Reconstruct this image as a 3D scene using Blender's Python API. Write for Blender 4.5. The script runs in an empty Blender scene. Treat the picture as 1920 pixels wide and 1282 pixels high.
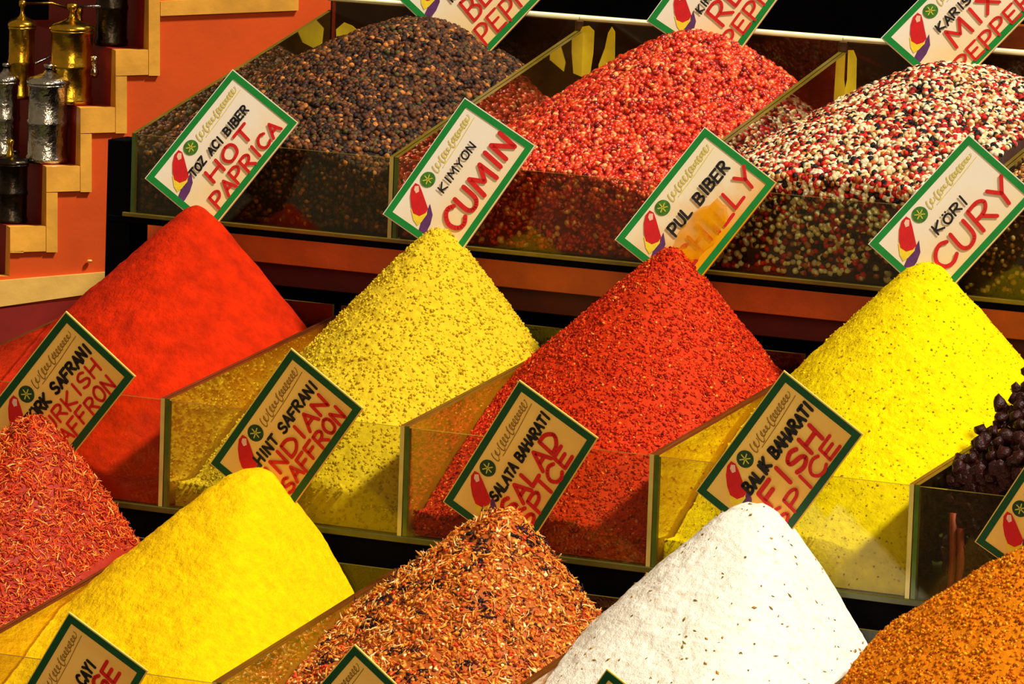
import bpy, math, random
import numpy as np
from mathutils import Vector, Matrix

rng = np.random.default_rng(7)
random.seed(7)
sc = bpy.context.scene
C = sc.collection

# ------------------------------------------------------------------ camera
CX, CY, CZ, YAW, PIT, ROL, F = 2.2394, -3.8588, .7741, .469, .1433, .0339, 11488.9
fw = Vector((-math.sin(YAW)*math.cos(PIT), math.cos(YAW)*math.cos(PIT), -math.sin(PIT)))
r0 = fw.cross(Vector((0, 0, 1))).normalized()
u0 = r0.cross(fw)
rr = math.cos(ROL)*r0 + math.sin(ROL)*u0
uu = -math.sin(ROL)*r0 + math.cos(ROL)*u0
cpos = Vector((CX, CY, CZ))
cd = bpy.data.cameras.new('camera')
cam = bpy.data.objects.new('camera', cd)
C.objects.link(cam)
M3 = Matrix((rr, uu, -fw)).transposed()
cam.matrix_world = Matrix.Translation(cpos) @ M3.to_4x4()
cd.sensor_width = 36
cd.lens = F/1920*36
cd.clip_start = .1
cd.clip_end = 60
sc.camera = cam

def ray(px, py):
    return (fw + rr*((px-960)/F) + uu*(-(py-641)/F))
def on_plane(px, py, P, n):
    d = ray(px, py)
    t = (Vector(P)-cpos).dot(n)/d.dot(n)
    return cpos + d*t
def at(px, py, Y):
    return on_plane(px, py, (0, Y, 0), Vector((0, 1, 0)))
def at_z(px, py, Z):
    return on_plane(px, py, (0, 0, Z), Vector((0, 0, 1)))

# ------------------------------------------------------------------ colour / materials
def lin(c):
    return tuple(((v/255)/12.92 if v/255 <= .04045 else ((v/255+.055)/1.055)**2.4) for v in c)

class NT:
    def __init__(s, name):
        s.m = bpy.data.materials.new(name); s.m.use_nodes = True
        s.t = s.m.node_tree; s.t.nodes.clear()
        s.out = s.n('ShaderNodeOutputMaterial')
    def n(s, k, **kw):
        x = s.t.nodes.new(k)
        for a, b in kw.items(): setattr(x, a, b)
        return x
    def l(s, a, b): s.t.links.new(a, b)
    def ramp(s, fac, stops):
        r = s.n('ShaderNodeValToRGB')
        e = r.color_ramp.elements
        while len(e) < len(stops): e.new(.5)
        for q, (p, c) in zip(e, stops):
            q.position = p; q.color = (*c, 1)
        s.l(fac, r.inputs['Fac'])
        return r.outputs['Color']
    def noise(s, scale, detail=3, rough=.6, vec=None):
        x = s.n('ShaderNodeTexNoise'); x.inputs['Scale'].default_value = scale
        x.inputs['Detail'].default_value = detail; x.inputs['Roughness'].default_value = rough
        if vec is None:
            g = s.n('ShaderNodeTexCoord'); vec = g.outputs['Object']
        s.l(vec, x.inputs['Vector'])
        return x.outputs['Fac']

def plain(name, col, rough=.6, metal=0, var=.12, scale=40, bump=0, spec=.4, coat=0, bscale=None):
    T = NT(name)
    p = T.n('ShaderNodeBsdfPrincipled')
    c = lin(col)
    f = T.noise(scale)
    colr = T.ramp(f, [(.3, tuple(v*(1-var) for v in c)), (.7, tuple(min(1, v*(1+var)) for v in c))])
    T.l(colr, p.inputs['Base Color'])
    p.inputs['Roughness'].default_value = rough
    p.inputs['Metallic'].default_value = metal
    p.inputs['Specular IOR Level'].default_value = spec
    p.inputs['Coat Weight'].default_value = coat
    if bump:
        b = T.n('ShaderNodeBump'); b.inputs['Strength'].default_value = bump
        b.inputs['Distance'].default_value = .002
        T.l(T.noise(bscale or scale*4), b.inputs['Height']); T.l(b.outputs['Normal'], p.inputs['Normal'])
    T.l(p.outputs['BSDF'], T.out.inputs['Surface'])
    return T.m

def spice_mat(name, rough=.95, spec=.1, mott=.15, mscale=60, bump=.5, bscale=900, bdist=.0006, tint=None, tscale=25):
    """colour comes from the grain colour attribute, mottled by noise"""
    T = NT(name)
    p = T.n('ShaderNodeBsdfPrincipled')
    a = T.n('ShaderNodeAttribute'); a.attribute_name = 'Col'
    f = T.noise(mscale, 6, .65)
    k = T.ramp(f, [(.3, (1-mott,)*3), (.7, (1+mott,)*3)])
    mx = T.n('ShaderNodeMix', data_type='RGBA', blend_type='MULTIPLY'); mx.inputs[0].default_value = 1
    T.l(a.outputs['Color'], mx.inputs[6]); T.l(k, mx.inputs[7])
    col = mx.outputs[2]
    if tint:
        f2 = T.noise(tscale, 5, .7)
        m2 = T.n('ShaderNodeMix', data_type='RGBA', blend_type='MIX')
        mr = T.n('ShaderNodeMapRange'); mr.inputs[1].default_value = .52; mr.inputs[2].default_value = .72
        mr.inputs[4].default_value = tint[1]
        T.l(f2, mr.inputs[0]); T.l(mr.outputs[0], m2.inputs[0])
        T.l(col, m2.inputs[6]); m2.inputs[7].default_value = (*lin(tint[0]), 1)
        col = m2.outputs[2]
    T.l(col, p.inputs['Base Color'])
    p.inputs['Roughness'].default_value = rough
    p.inputs['Specular IOR Level'].default_value = spec
    b = T.n('ShaderNodeBump'); b.inputs['Strength'].default_value = bump
    b.inputs['Distance'].default_value = bdist
    T.l(T.noise(bscale, 4, .7), b.inputs['Height']); T.l(b.outputs['Normal'], p.inputs['Normal'])
    T.l(p.outputs['BSDF'], T.out.inputs['Surface'])
    return T.m

def glass_mat(name, tint, dust_col, dust, gloss=.9, fres=1.45, dscale=14):
    """thin pane: clear, mirror reflections by Fresnel, spice dust settled in patches"""
    T = NT(name)
    tr = T.n('ShaderNodeBsdfTransparent'); tr.inputs['Color'].default_value = (*tint, 1)
    gl = T.n('ShaderNodeBsdfGlossy'); gl.inputs['Roughness'].default_value = .04
    gl.inputs['Color'].default_value = (gloss, gloss, gloss*.9, 1)
    fr = T.n('ShaderNodeFresnel'); fr.inputs['IOR'].default_value = fres
    m1 = T.n('ShaderNodeMixShader')
    T.l(fr.outputs[0], m1.inputs[0]); T.l(tr.outputs[0], m1.inputs[1]); T.l(gl.outputs[0], m1.inputs[2])
    df = T.n('ShaderNodeBsdfDiffuse'); df.inputs['Color'].default_value = (*lin(dust_col), 1)
    ts = T.n('ShaderNodeBsdfTranslucent'); ts.inputs['Color'].default_value = (*lin(dust_col), 1)
    m0 = T.n('ShaderNodeMixShader'); m0.inputs[0].default_value = .5
    T.l(df.outputs[0], m0.inputs[1]); T.l(ts.outputs[0], m0.inputs[2])
    f = T.noise(dscale, 5, .65)
    mr = T.n('ShaderNodeMapRange'); mr.inputs[1].default_value = .35; mr.inputs[2].default_value = .7
    mr.inputs[3].default_value = dust*.35; mr.inputs[4].default_value = dust
    T.l(f, mr.inputs[0])
    m2 = T.n('ShaderNodeMixShader')
    T.l(mr.outputs[0], m2.inputs[0]); T.l(m1.outputs[0], m2.inputs[1]); T.l(m0.outputs[0], m2.inputs[2])
    T.l(m2.outputs[0], T.out.inputs['Surface'])
    return T.m

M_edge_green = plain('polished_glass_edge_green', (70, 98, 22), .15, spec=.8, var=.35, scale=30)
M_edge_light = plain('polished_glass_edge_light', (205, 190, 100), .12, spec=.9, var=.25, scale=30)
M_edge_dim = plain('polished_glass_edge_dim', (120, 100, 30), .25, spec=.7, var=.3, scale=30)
M_shelfedge = plain('olive_glass_shelf_edge', (74, 76, 26), .3, spec=.6, var=.4, scale=24)
M_rail = plain('pale_pane_edge', (250, 235, 175), .2, spec=.9, var=.1)
M_black = plain('black_board', (6, 5, 8), .9, spec=.05, var=.3)
M_orange = plain('orange_painted_wood', (208, 74, 6), .55, var=.14, scale=9, bump=.15, bscale=60)
M_redwood = plain('dark_red_wood', (132, 20, 4), .6, var=.25, scale=14)
M_cream = plain('cream_wood_trim', (222, 156, 52), .5, var=.22, scale=22, bump=.2, bscale=90)
M_band = plain('pale_wood_band', (226, 176, 84), .5, var=.18, scale=16, bump=.2, bscale=90)
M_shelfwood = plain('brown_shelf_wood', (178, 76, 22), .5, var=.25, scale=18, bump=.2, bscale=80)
M_shelfdark = plain('dark_red_shelf_wood', (78, 14, 8), .6, var=.3, scale=18)  # dark red wood of the lower board
M_back_reflection = plain('mottled_brown_reflection', (112, 72, 40), .7, var=.55, scale=22, bump=.3)  # mottled brown paints in the reflections of the back glass
M_brass = plain('brass', (214, 168, 48), .22, metal=1, var=.3, scale=60, bump=.25, bscale=130)
M_steel = plain('engraved_steel', (190, 188, 180), .2, metal=1, var=.35, scale=90, bump=.6, bscale=150)
M_darksteel = plain('dark_tarnished_steel', (62, 54, 46), .3, metal=1, var=.4, scale=60, bump=.4, bscale=150)
M_green = plain('green_border_paint', (10, 128, 46), .5, var=.12, scale=60)
M_green2 = plain('shaded_green_border', (6, 74, 34), .5, var=.15, scale=60)  # border green of the lower signs, their shade painted in
M_red = plain('red_marker', (206, 22, 14), .6, var=.12, scale=200)
M_ink = plain('black_marker', (26, 20, 18), .6, var=.2, scale=200)
M_script = plain('pale_yellow_print', (214, 196, 92), .6, var=.12, scale=200)
M_script2 = plain('shaded_script_print', (150, 112, 34), .6, var=.12, scale=200)  # heading colour of the lower signs, darkened for their shade
M_parred = plain('print_red', (206, 16, 20), .6, var=.1, scale=200)
M_paryel = plain('print_yellow', (240, 208, 40), .6, var=.1, scale=200)
M_parblue = plain('print_purple', (92, 44, 96), .6, var=.2, scale=200)
M_pale = plain('print_pale_pink', (238, 190, 160), .6, var=.1, scale=200)
M_emb = plain('print_green', (58, 112, 26), .6, var=.45, scale=260)
M_emb_dark = plain('shaded_print_green', (30, 62, 26), .6, var=.45, scale=260)  # emblem green of the lower signs, darkened for their shade
M_reflection = plain('yellow_reflection', (250, 210, 20), .5, var=.25, scale=30)  # yellow heap reflections painted as patches on the back panes
M_berry = plain('dried_dark_berry', (50, 12, 8), .42, var=.5, scale=180, bump=.7, bscale=420, spec=.35)
M_streak = plain('red_brown_reflection', (150, 56, 22), .6, var=.3, scale=60, bump=.4)  # colour of the reddish reflection built into the berry bin

def board_mat(name, col, stain, amt):
    """paper board, spice dust rubbed in near its lower edge (local -Y)"""
    T = NT(name)
    p = T.n('ShaderNodeBsdfPrincipled')
    g = T.n('ShaderNodeTexCoord')
    sp = T.n('ShaderNodeSeparateXYZ'); T.l(g.outputs['Object'], sp.inputs[0])
    f = T.noise(45, 5, .6)
    ad = T.n('ShaderNodeMath', operation='MULTIPLY_ADD'); T.l(f, ad.inputs[0]); ad.inputs[1].default_value = .05
    T.l(sp.outputs['Y'], ad.inputs[2])
    ad2 = T.n('ShaderNodeMath', operation='MULTIPLY_ADD'); T.l(sp.outputs['X'], ad2.inputs[0]); ad2.inputs[1].default_value = .35
    T.l(ad.outputs[0], ad2.inputs[2])
    mr = T.n('ShaderNodeMapRange')
    mr.inputs[1].default_value = -.02; mr.inputs[2].default_value = .045
    mr.inputs[3].default_value = amt; mr.inputs[4].default_value = 0
    T.l(ad2.outputs[0], mr.inputs[0])
    mx = T.n('ShaderNodeMix', data_type='RGBA'); T.l(mr.outputs[0], mx.inputs[0])
    mx.inputs[6].default_value = (*lin(col), 1); mx.inputs[7].default_value = (*lin(stain), 1)
    T.l(mx.outputs[2], p.inputs['Base Color'])
    p.inputs['Roughness'].default_value = .5
    p.inputs['Specular IOR Level'].default_value = .2
    T.l(p.outputs['BSDF'], T.out.inputs['Surface'])
    return T.m
M_board = board_mat('cream_sign_board', (240, 228, 206), (240, 196, 90), .75)
M_board_stained = board_mat('turmeric_stained_board', (240, 226, 190), (232, 160, 0), 1.3)
def smear_mat():
    T = NT('turmeric_smear')
    tr = T.n('ShaderNodeBsdfTransparent'); df = T.n('ShaderNodeBsdfDiffuse'); df.inputs['Color'].default_value = (*lin((236, 158, 4)), 1)
    mx = T.n('ShaderNodeMixShader'); mr = T.n('ShaderNodeMapRange')
    mr.inputs[1].default_value = .3; mr.inputs[2].default_value = .6; mr.inputs[3].default_value = .15; mr.inputs[4].default_value = .85
    T.l(T.noise(55, 4, .6), mr.inputs[0]); T.l(mr.outputs[0], mx.inputs[0]); T.l(tr.outputs[0], mx.inputs[1]); T.l(df.outputs[0], mx.inputs[2])
    T.l(mx.outputs[0], T.out.inputs['Surface']); return T.m
M_smear = smear_mat()
M_board_tan = board_mat('shaded_sign_board', (252, 208, 104), (226, 150, 40), .6)  # tan puts the lower signs' weaker, warmer light into the board colour

# ------------------------------------------------------------------ mesh helpers
class MB:
    def __init__(s): s.v = []; s.f = []; s.mi = []; s.mats = []
    def mat(s, m):
        if m not in s.mats: s.mats.append(m)
        return s.mats.index(m)
    def add(s, vs, fs, m):
        o = len(s.v); k = s.mat(m)
        s.v += [tuple(v) for v in vs]
        for f in fs: s.f.append([i+o for i in f]); s.mi.append(k)
    def box(s, a, b, m, top=None):
        (x0, y0, z0), (x1, y1, z1) = a, b
        vs = [(x0,y0,z0),(x1,y0,z0),(x1,y1,z0),(x0,y1,z0),(x0,y0,z1),(x1,y0,z1),(x1,y1,z1),(x0,y1,z1)]
        s.add(vs, [(0,3,2,1),(4,5,6,7),(0,1,5,4),(1,2,6,5),(2,3,7,6),(3,0,4,7)], m)
    def prism(s, pts, back, mfront, mside=None, mback=None):
        """pts: 3D polygon (front, ccw seen from the front); back: offset vector"""
        n = len(pts); B = Vector(back)
        vs = [Vector(p) for p in pts] + [Vector(p)+B for p in pts]
        s.add(vs, [list(range(n))], mfront)
        s.add(vs, [list(range(2*n-1, n-1, -1))], mback or mside or mfront)
        s.add(vs, [(i, i+n, (i+1) % n+n, (i+1) % n) for i in range(n)], mside or mfront)
    def lathe(s, prof, m, seg=32, o=(0, 0, 0)):
        vs = []; n = len(prof)
        for i in range(seg):
            a = 2*math.pi*i/seg
            for r, z in prof: vs.append((o[0]+r*math.cos(a), o[1]+r*math.sin(a), o[2]+z))
        s.add(vs, [(i*n+j, ((i+1) % seg)*n+j, ((i+1) % seg)*n+j+1, i*n+j+1) for i in range(seg) for j in range(n-1)], m)
    def tube(s, pts, r, m, seg=10):
        pts = [Vector(p) for p in pts]; vs = []
        for i, p in enumerate(pts):
            t = (pts[min(i+1, len(pts)-1)]-pts[max(i-1, 0)]).normalized()
            a = t.cross(Vector((.31, .2, .93))).normalized(); b = t.cross(a)
            for k in range(seg):
                w = 2*math.pi*k/seg
                vs.append(p+(a*math.cos(w)+b*math.sin(w))*r)
        fs = [(i*seg+k, i*seg+(k+1) % seg, (i+1)*seg+(k+1) % seg, (i+1)*seg+k) for i in range(len(pts)-1) for k in range(seg)]
        fs += [list(range(seg)), list(range((len(pts)-1)*seg, len(pts)*seg))]
        s.add(vs, fs, m)
    def build(s, name, parent=None, smooth=False, bevel=0):
        me = bpy.data.meshes.new(name)
        me.from_pydata(s.v, [], s.f)
        for m in s.mats: me.materials.append(m)
        me.polygons.foreach_set('material_index', s.mi)
        if smooth: me.polygons.foreach_set('use_smooth', [True]*len(s.f))
        me.update()
        o = bpy.data.objects.new(name, me); C.objects.link(o)
        if parent: o.parent = parent
        if bevel:
            b = o.modifiers.new('bevel', 'BEVEL'); b.width = bevel; b.segments = 2
        return o

def tag(o, label=None, cat=None, group=None, kind=None):
    if label: o['label'] = label
    if cat: o['category'] = cat
    if group: o['group'] = group
    if kind: o['kind'] = kind
    return o
def thing(name, label, cat, loc=(0, 0, 0), group=None):
    o = bpy.data.objects.new(name, None); C.objects.link(o)
    o.empty_display_size = .02
    o.location = loc
    return tag(o, label, cat, group)

# ------------------------------------------------------------------ layout of the stand
W, D = .2, .2626
ROW = {1: dict(x=-.202, y=.2846, z=.1747, W=.2347, D=.3164, hf=.0629, hb=.1398),
       2: dict(x=0, y=0, z=0, W=.2, D=.2626, hf=.0806, hb=.1135),
       3: dict(x=.0011, y=-.2662, z=-.1462, W=.2, D=.2626, hf=.0823, hb=.123),
       4: dict(x=.0022, y=-.5324, z=-.2924, W=.2, D=.2626, hf=.0823, hb=.123)}

# ------------------------------------------------------------------ noise
def vnoise(x, y, cell, seed):
    r = np.random.default_rng(seed)
    G = r.random((256, 256))
    u = x/cell+1000; v = y/cell+1000
    i = np.floor(u).astype(int); j = np.floor(v).astype(int)
    fu = u-i; fv = v-j
    fu = fu*fu*(3-2*fu); fv = fv*fv*(3-2*fv)
    g = lambda a, b: G[a % 256, b % 256]
    return ((g(i, j)*(1-fu)+g(i+1, j)*fu)*(1-fv)+(g(i, j+1)*(1-fu)+g(i+1, j+1)*fu)*fv)*2-1

# ------------------------------------------------------------------ grain shapes
def ico(sub):
    import bmesh
    bm = bmesh.new(); bmesh.ops.create_icosphere(bm, subdivisions=sub, radius=1)
    v = np.array([p.co[:] for p in bm.verts]); f = np.array([[q.index for q in p.verts] for p in bm.faces])
    bm.free(); return v, f
ICO1 = ico(1); ICO2 = ico(2)
OCT = (np.array([(1, 0, 0), (-1, 0, 0), (0, 1, 0), (0, -1, 0), (0, 0, 1), (0, 0, -1)], float),
       np.array([(0, 2, 4), (2, 1, 4), (1, 3, 4), (3, 0, 4), (2, 0, 5), (1, 2, 5), (3, 1, 5), (0, 3, 5)]))
def strand():
    v = []; f = []
    for i, t in enumerate((-1, -.4, .3, 1)):
        rr_ = (.5, 1, .9, .35)[i]
        for k in range(3):
            a = 2.1*k
            v.append((t, .16*math.cos(a)*rr_+.22*(1-t*t), .16*math.sin(a)*rr_))
    for i in range(3):
        for k in range(3):
            a, b = i*3+k, i*3+(k+1) % 3
            f += [(a, b, b+3), (a, b+3, a+3)]
    f += [(0, 2, 1), (9, 10, 11)]
    return np.array(v), np.array(f)
STR = strand()

def rand_rot(n, r):
    q = r.normal(size=(n, 4)); q /= np.linalg.norm(q, axis=1)[:, None]
    w, x, y, z = q.T
    return np.stack([1-2*(y*y+z*z), 2*(x*y-z*w), 2*(x*z+y*w), 2*(x*y+z*w), 1-2*(x*x+z*z), 2*(y*z-x*w),
                     2*(x*z-y*w), 2*(y*z+x*w), 1-2*(x*x+y*y)], 1).reshape(n, 3, 3)
def surf_rot(nrm, r, wob=.35):
    """local z near the surface normal, spun at random"""
    n = len(nrm)
    z = nrm+r.normal(size=(n, 3))*wob; z /= np.linalg.norm(z, axis=1)[:, None]
    t = r.normal(size=(n, 3)); x = t-(t*z).sum(1)[:, None]*z; x /= np.linalg.norm(x, axis=1)[:, None]
    y = np.cross(z, x)
    return np.stack([x, y, z], 2)

def heap(name, label, row, k, apex_px, mats, base, *, ya=None, sl=None, sr=None, p=2.05, rad=.009, front=.02,
         sb=1.6, res=.0011, disp=((.012, .0012), (.004, .0005)), grains=(), inset=(0, 0), cat='spice heap', frontmat=True,
         sag=0, apex=None, seed=1):
    R = ROW[row]
    x0 = R['x']+k*R['W']+.0045+inset[0]; x1 = R['x']+(k+1)*R['W']-.0045-inset[1]
    y0 = R['y']+.0045; y1 = R['y']+R['D']-.0045
    z0 = R['z']+.0005
    yap = R['y']+(ya if ya is not None else .231)
    A = at(apex_px[0], apex_px[1], yap)
    xa, H = A.x, A.z-z0
    sf = (H-front+ .0)/(yap-y0)
    sl = sl or .8; sr = sr or .8
    r = np.random.default_rng(seed*31+row*7)
    def hf(x, y, detail=True):
        dx = x-xa; dy = y-yap
        a = np.where(dx < 0, sl, sr)*np.abs(dx)
        b = np.where(dy < 0, sf*1.02, sb)*np.abs(dy)
        d = (a**p+b**p+rad**p)**(1/p)-rad
        if sag: d = d+sag*np.sin(np.clip(d/H, 0, 1)*math.pi)*H
        h = H-d
        if detail:
            e = 0
            for q, (cell, amp) in enumerate(disp): e = e+vnoise(x, y*1.0+h*.8, cell, seed*10+q)*amp
            h = h+e
        return np.maximum(h, front*.85)
    nx = max(20, int((x1-x0)/res)); ny = max(20, int((y1-y0)/res))
    fi = .0028 if any(g.get('front') for g in grains) else 0
    gx = np.linspace(x0+fi*.7, x1-fi*.7, nx); gy = np.linspace(y0+fi, y1, ny)
    X, Y = np.meshgrid(gx, gy)
    Z = hf(X, Y)
    V = np.stack([X, Y, Z+z0], 2).reshape(-1, 3)
    idx = np.arange(nx*ny).reshape(ny, nx)
    Q = np.stack([idx[:-1, :-1], idx[:-1, 1:], idx[1:, 1:], idx[1:, :-1]], 2).reshape(-1, 4)
    # skirt, with a few rows so the front face under the surface can carry colour and relief
    ring = np.concatenate([idx[0, :], idx[1:, -1], idx[-1, -2::-1], idx[-2:0:-1, 0]])
    low = V[ring].copy(); low[:, 2] = z0
    o = len(V); n = len(ring)
    V = np.concatenate([V, low])
    a = ring; b = np.roll(ring, -1); c = o+np.roll(np.arange(n), -1); d = o+np.arange(n)
    Q = np.concatenate([Q, np.stack([a, d, c, b], 1)])
    basec = np.array(lin(base))
    col = np.tile(basec, (len(V), 1))
    TR = []; vs = [V]; cs = [col]; off = len(V)
    mi = [np.zeros(len(Q), int)]
    for g in grains:
        N = g['n']; shp = g['shape']; S = g['size']
        cand = N*3
        px = r.uniform(x0+.001, x1-.001, cand); py = r.uniform(y0+.001, y1-.001, cand)
        if g.get('bias'): py = y0+(py-y0)  # even over the surface
        e = .0012
        hx = (hf(px+e, py)-hf(px-e, py))/(2*e); hy = (hf(px, py+e)-hf(px, py-e))/(2*e)
        w = np.sqrt(1+hx**2+hy**2)
        keep = r.uniform(0, 1, cand) < np.minimum(w, 2.2)/2.2
        px, py, hx, hy = px[keep][:N], py[keep][:N], hx[keep][:N], hy[keep][:N]
        pz = hf(px, py)
        nr = np.stack([-hx, -hy, np.ones_like(hx)], 1); nr /= np.linalg.norm(nr, axis=1)[:, None]
        P = np.stack([px, py, pz+z0], 1)
        nf = g.get('front', 0)
        if nf:
            fx = r.uniform(x0+.001, x1-.001, nf); fh = hf(fx, np.full(nf, y0)); fz = (1-r.uniform(0, 1, nf)**1.35)*fh
            Pf = np.stack([fx, np.full(nf, y0+.0005), fz+z0+.001], 1)
            P = np.concatenate([P, Pf]); nr = np.concatenate([nr, np.tile([0, -1., 0], (nf, 1))])
        n_ = len(P)
        s_ = r.uniform(S[0], S[1], n_)
        P = P+nr*(s_*g.get('lift', .35))[:, None]
        mg = min(.0036, S[1]*1.2) if shp is not STR else .0056
        P[:, 0] = np.clip(P[:, 0], x0+mg, x1-mg)
        P[:, 1] = np.clip(P[:, 1], y0+mg-.0005, y1-mg)
        P[:, 2] = np.maximum(P[:, 2], z0+mg)
        asp = np.array(g.get('asp', (1, 1, 1)))
        sv = s_[:, None]*asp[None, :]*r.uniform(1-g.get('jit', .2), 1+g.get('jit', .2), (n_, 3))
        Rm = surf_rot(nr, r, g.get('wob', .35)) if g.get('lay') else rand_rot(n_, r)
        bv, bf = shp
        lv = bv[None]*sv[:, None, :]
        wv = np.einsum('nij,nkj->nki', Rm, lv)+P[:, None, :]
        vs.append(wv.reshape(-1, 3))
        pal = np.array([lin(c_) for c_ in g['pal']]); wt = np.array(g.get('wt', [1]*len(pal)), float); wt /= wt.sum()
        ci = r.choice(len(pal), n_, p=wt)
        if g.get('clump'):
            cn = vnoise(P[:, 0], P[:, 1]+P[:, 2], .018, 91)
            ci = np.where((cn > .5) & (r.uniform(0, 1, n_) < .55), g['clump'], ci)
        gc = pal[ci]*r.uniform(.75, 1.2, (n_, 1))
        cs.append(np.repeat(gc, len(bv), 0))
        TR.append((bf[None]+(off+np.arange(n_)*len(bv))[:, None, None]).reshape(-1, 3))
        mi.append(np.full(len(TR[-1]), 1 if len(mats) > 1 else 0))
        off += n_*len(bv)
    V = np.concatenate(vs); col = np.concatenate(cs)
    T_ = np.concatenate(TR) if TR else np.zeros((0, 3), int)
    me = bpy.data.meshes.new(name)
    me.vertices.add(len(V)); me.vertices.foreach_set('co', V.astype(np.float32).ravel())
    loops = np.concatenate([Q.ravel(), T_.ravel()]).astype(np.int32)
    me.loops.add(len(loops)); me.loops.foreach_set('vertex_index', loops)
    starts = np.concatenate([np.arange(len(Q))*4, len(Q)*4+np.arange(len(T_))*3]).astype(np.int32)
    me.polygons.add(len(starts)); me.polygons.foreach_set('loop_start', starts)
    for m in mats: me.materials.append(m)
    me.update(calc_edges=True)
    me.polygons.foreach_set('material_index', np.concatenate(mi).astype(np.int32))
    me.polygons.foreach_set('use_smooth', np.ones(len(starts), bool))
    at_ = me.color_attributes.new('Col', 'FLOAT_COLOR', 'POINT')
    at_.data.foreach_set('color', np.concatenate([np.clip(col, 0, 1), np.ones((len(col), 1))], 1).astype(np.float32).ravel())
    me.validate(); me.update()
    o = bpy.data.objects.new(name, me); C.objects.link(o)
    tag(o, label, cat, kind='stuff')
    return o, (xa, yap, A.z), hf, z0

# ------------------------------------------------------------------ spice materials
MP_paprika = spice_mat('paprika_powder', mott=.3, mscale=55, bump=1, bscale=330, bdist=.0016)
MP_powder = spice_mat('fine_powder', mott=.14, mscale=110, bump=1, bscale=300, bdist=.0018, tint=((196, 146, 4), .3), tscale=190)
MP_cumin = spice_mat('cumin_powder', mott=.12, mscale=160, bump=1, bscale=380, bdist=.0012)
MP_flake = spice_mat('chilli_flakes', rough=.7, spec=.15, mott=.2, mscale=160, bump=.5)
MP_corn = spice_mat('peppercorns', rough=.5, spec=.3, mott=.3, mscale=400, bump=.6, bscale=900, bdist=.0008)
MP_gloss = spice_mat('red_peppercorn_skin', rough=.3, spec=.6, mott=.2, mscale=300, bump=.3)
MP_herb = spice_mat('dried_petals', rough=.6, spec=.25, mott=.2, mscale=300, bump=.3)
MP_white = spice_mat('white_powder', mott=.07, mscale=150, bump=1, bscale=300, bdist=.0016, tint=((206, 160, 94), .4), tscale=160)

# ------------------------------------------------------------------ heaps
HP = {}
# row 1 : whole peppers
g_black = dict(n=9500, front=1500, shape=ICO2, size=(.0019, .0027), jit=.12, lift=.3,
               pal=[(58, 30, 12), (92, 48, 18), (122, 70, 26), (30, 16, 8), (190, 116, 46), (80, 72, 26)], wt=[4, 4, 3, 3, 1, 1])
HP['black'] = heap('peppercorn_heap', 'heap of dark brown whole black peppercorns in the leftmost upper bin', 1, 0, (800, 38),
                   [MP_corn], (22, 12, 8), ya=.25, sl=.62, sr=.8, p=2.2, rad=.03, front=.037, res=.003, grains=[g_black], seed=3, sb=.8)
g_red = dict(n=10500, front=1700, shape=ICO2, size=(.0016, .0026), jit=.38, lift=.3,
             pal=[(224, 54, 16), (202, 34, 10), (240, 96, 40), (140, 14, 6), (252, 164, 92)], wt=[5, 4, 3, 2.4, 1.2])
HP['redpep'] = heap('peppercorn_heap', 'heap of glossy red peppercorns in the upper bin between two glass dividers', 1, 1, (1310, 62),
                    [MP_gloss], (120, 10, 8), ya=.25, sl=.82, sr=.8, p=2.1, rad=.03, front=.036, res=.003, grains=[g_red], seed=4, sb=.8)
g_mix = dict(n=9500, front=1600, shape=ICO2, size=(.0019, .0027), jit=.14, lift=.3,
             pal=[(250, 232, 190), (238, 206, 140), (214, 40, 26), (160, 22, 14), (26, 14, 12), (190, 110, 40)], wt=[4.5, 3, 2.6, 2, 3.2, 1.5])
HP['mix'] = heap('peppercorn_heap', 'heap of mixed white, red and black peppercorns at the upper right', 1, 2, (1790, 122),
                 [MP_corn], (60, 28, 12), ya=.25, sl=.72, sr=.5, p=2.2, rad=.03, front=.05, res=.003, grains=[g_mix], seed=5, sb=.8)
g_all = dict(n=5000, front=900, shape=ICO1, size=(.0018, .0026), jit=.15, lift=.3,
             pal=[(236, 190, 110), (190, 130, 60), (120, 62, 28), (70, 36, 20)], wt=[3, 3, 3, 2])
HP['allspice'] = heap('seed_heap', 'heap of brown and beige seeds cut off by the right photo edge', 1, 3, (2270, 190),
                      [MP_corn], (60, 32, 16), ya=.25, sl=.6, sr=.5, p=2.2, rad=.03, front=.05, res=.004, grains=[g_all], seed=6, sb=.8)

# row 2 : powders
HP['paprika'] = heap('paprika_heap', 'smooth bright red hot paprika heap, leftmost of the powder heaps on the middle shelf', 2, -1, (372, 386),
                     [MP_paprika], (200, 38, 0), sl=1.0, sr=1.06, rad=.010, front=.02,
                     disp=((.02, .0012), (.007, .0007), (.0030, .0004)), seed=11)
g_cum = dict(n=6500, front=300, shape=OCT, size=(.0007, .0016), jit=.4, lift=.1,
             pal=[(236, 206, 40), (214, 180, 30), (190, 150, 24)], wt=[4, 3, 1])
HP['cumin'] = heap('cumin_heap', 'coarse mustard yellow ground cumin heap', 2, 0, (828, 428), [MP_cumin], (222, 190, 34), sl=1.2, sr=1.25,
                   rad=.014, front=.02, disp=((.012, .0010), (.004, .0009), (.0022, .0006)), grains=[g_cum], seed=12)
g_chi = dict(n=14000, front=900, shape=OCT, size=(.0009, .0020), asp=(1, .8, .35), jit=.4, lift=.15, lay=True, wob=.6,
             pal=[(212, 50, 6), (190, 32, 4), (228, 80, 12), (136, 14, 4), (250, 150, 60)], wt=[5, 4, 3, 1.6, .5])
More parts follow.
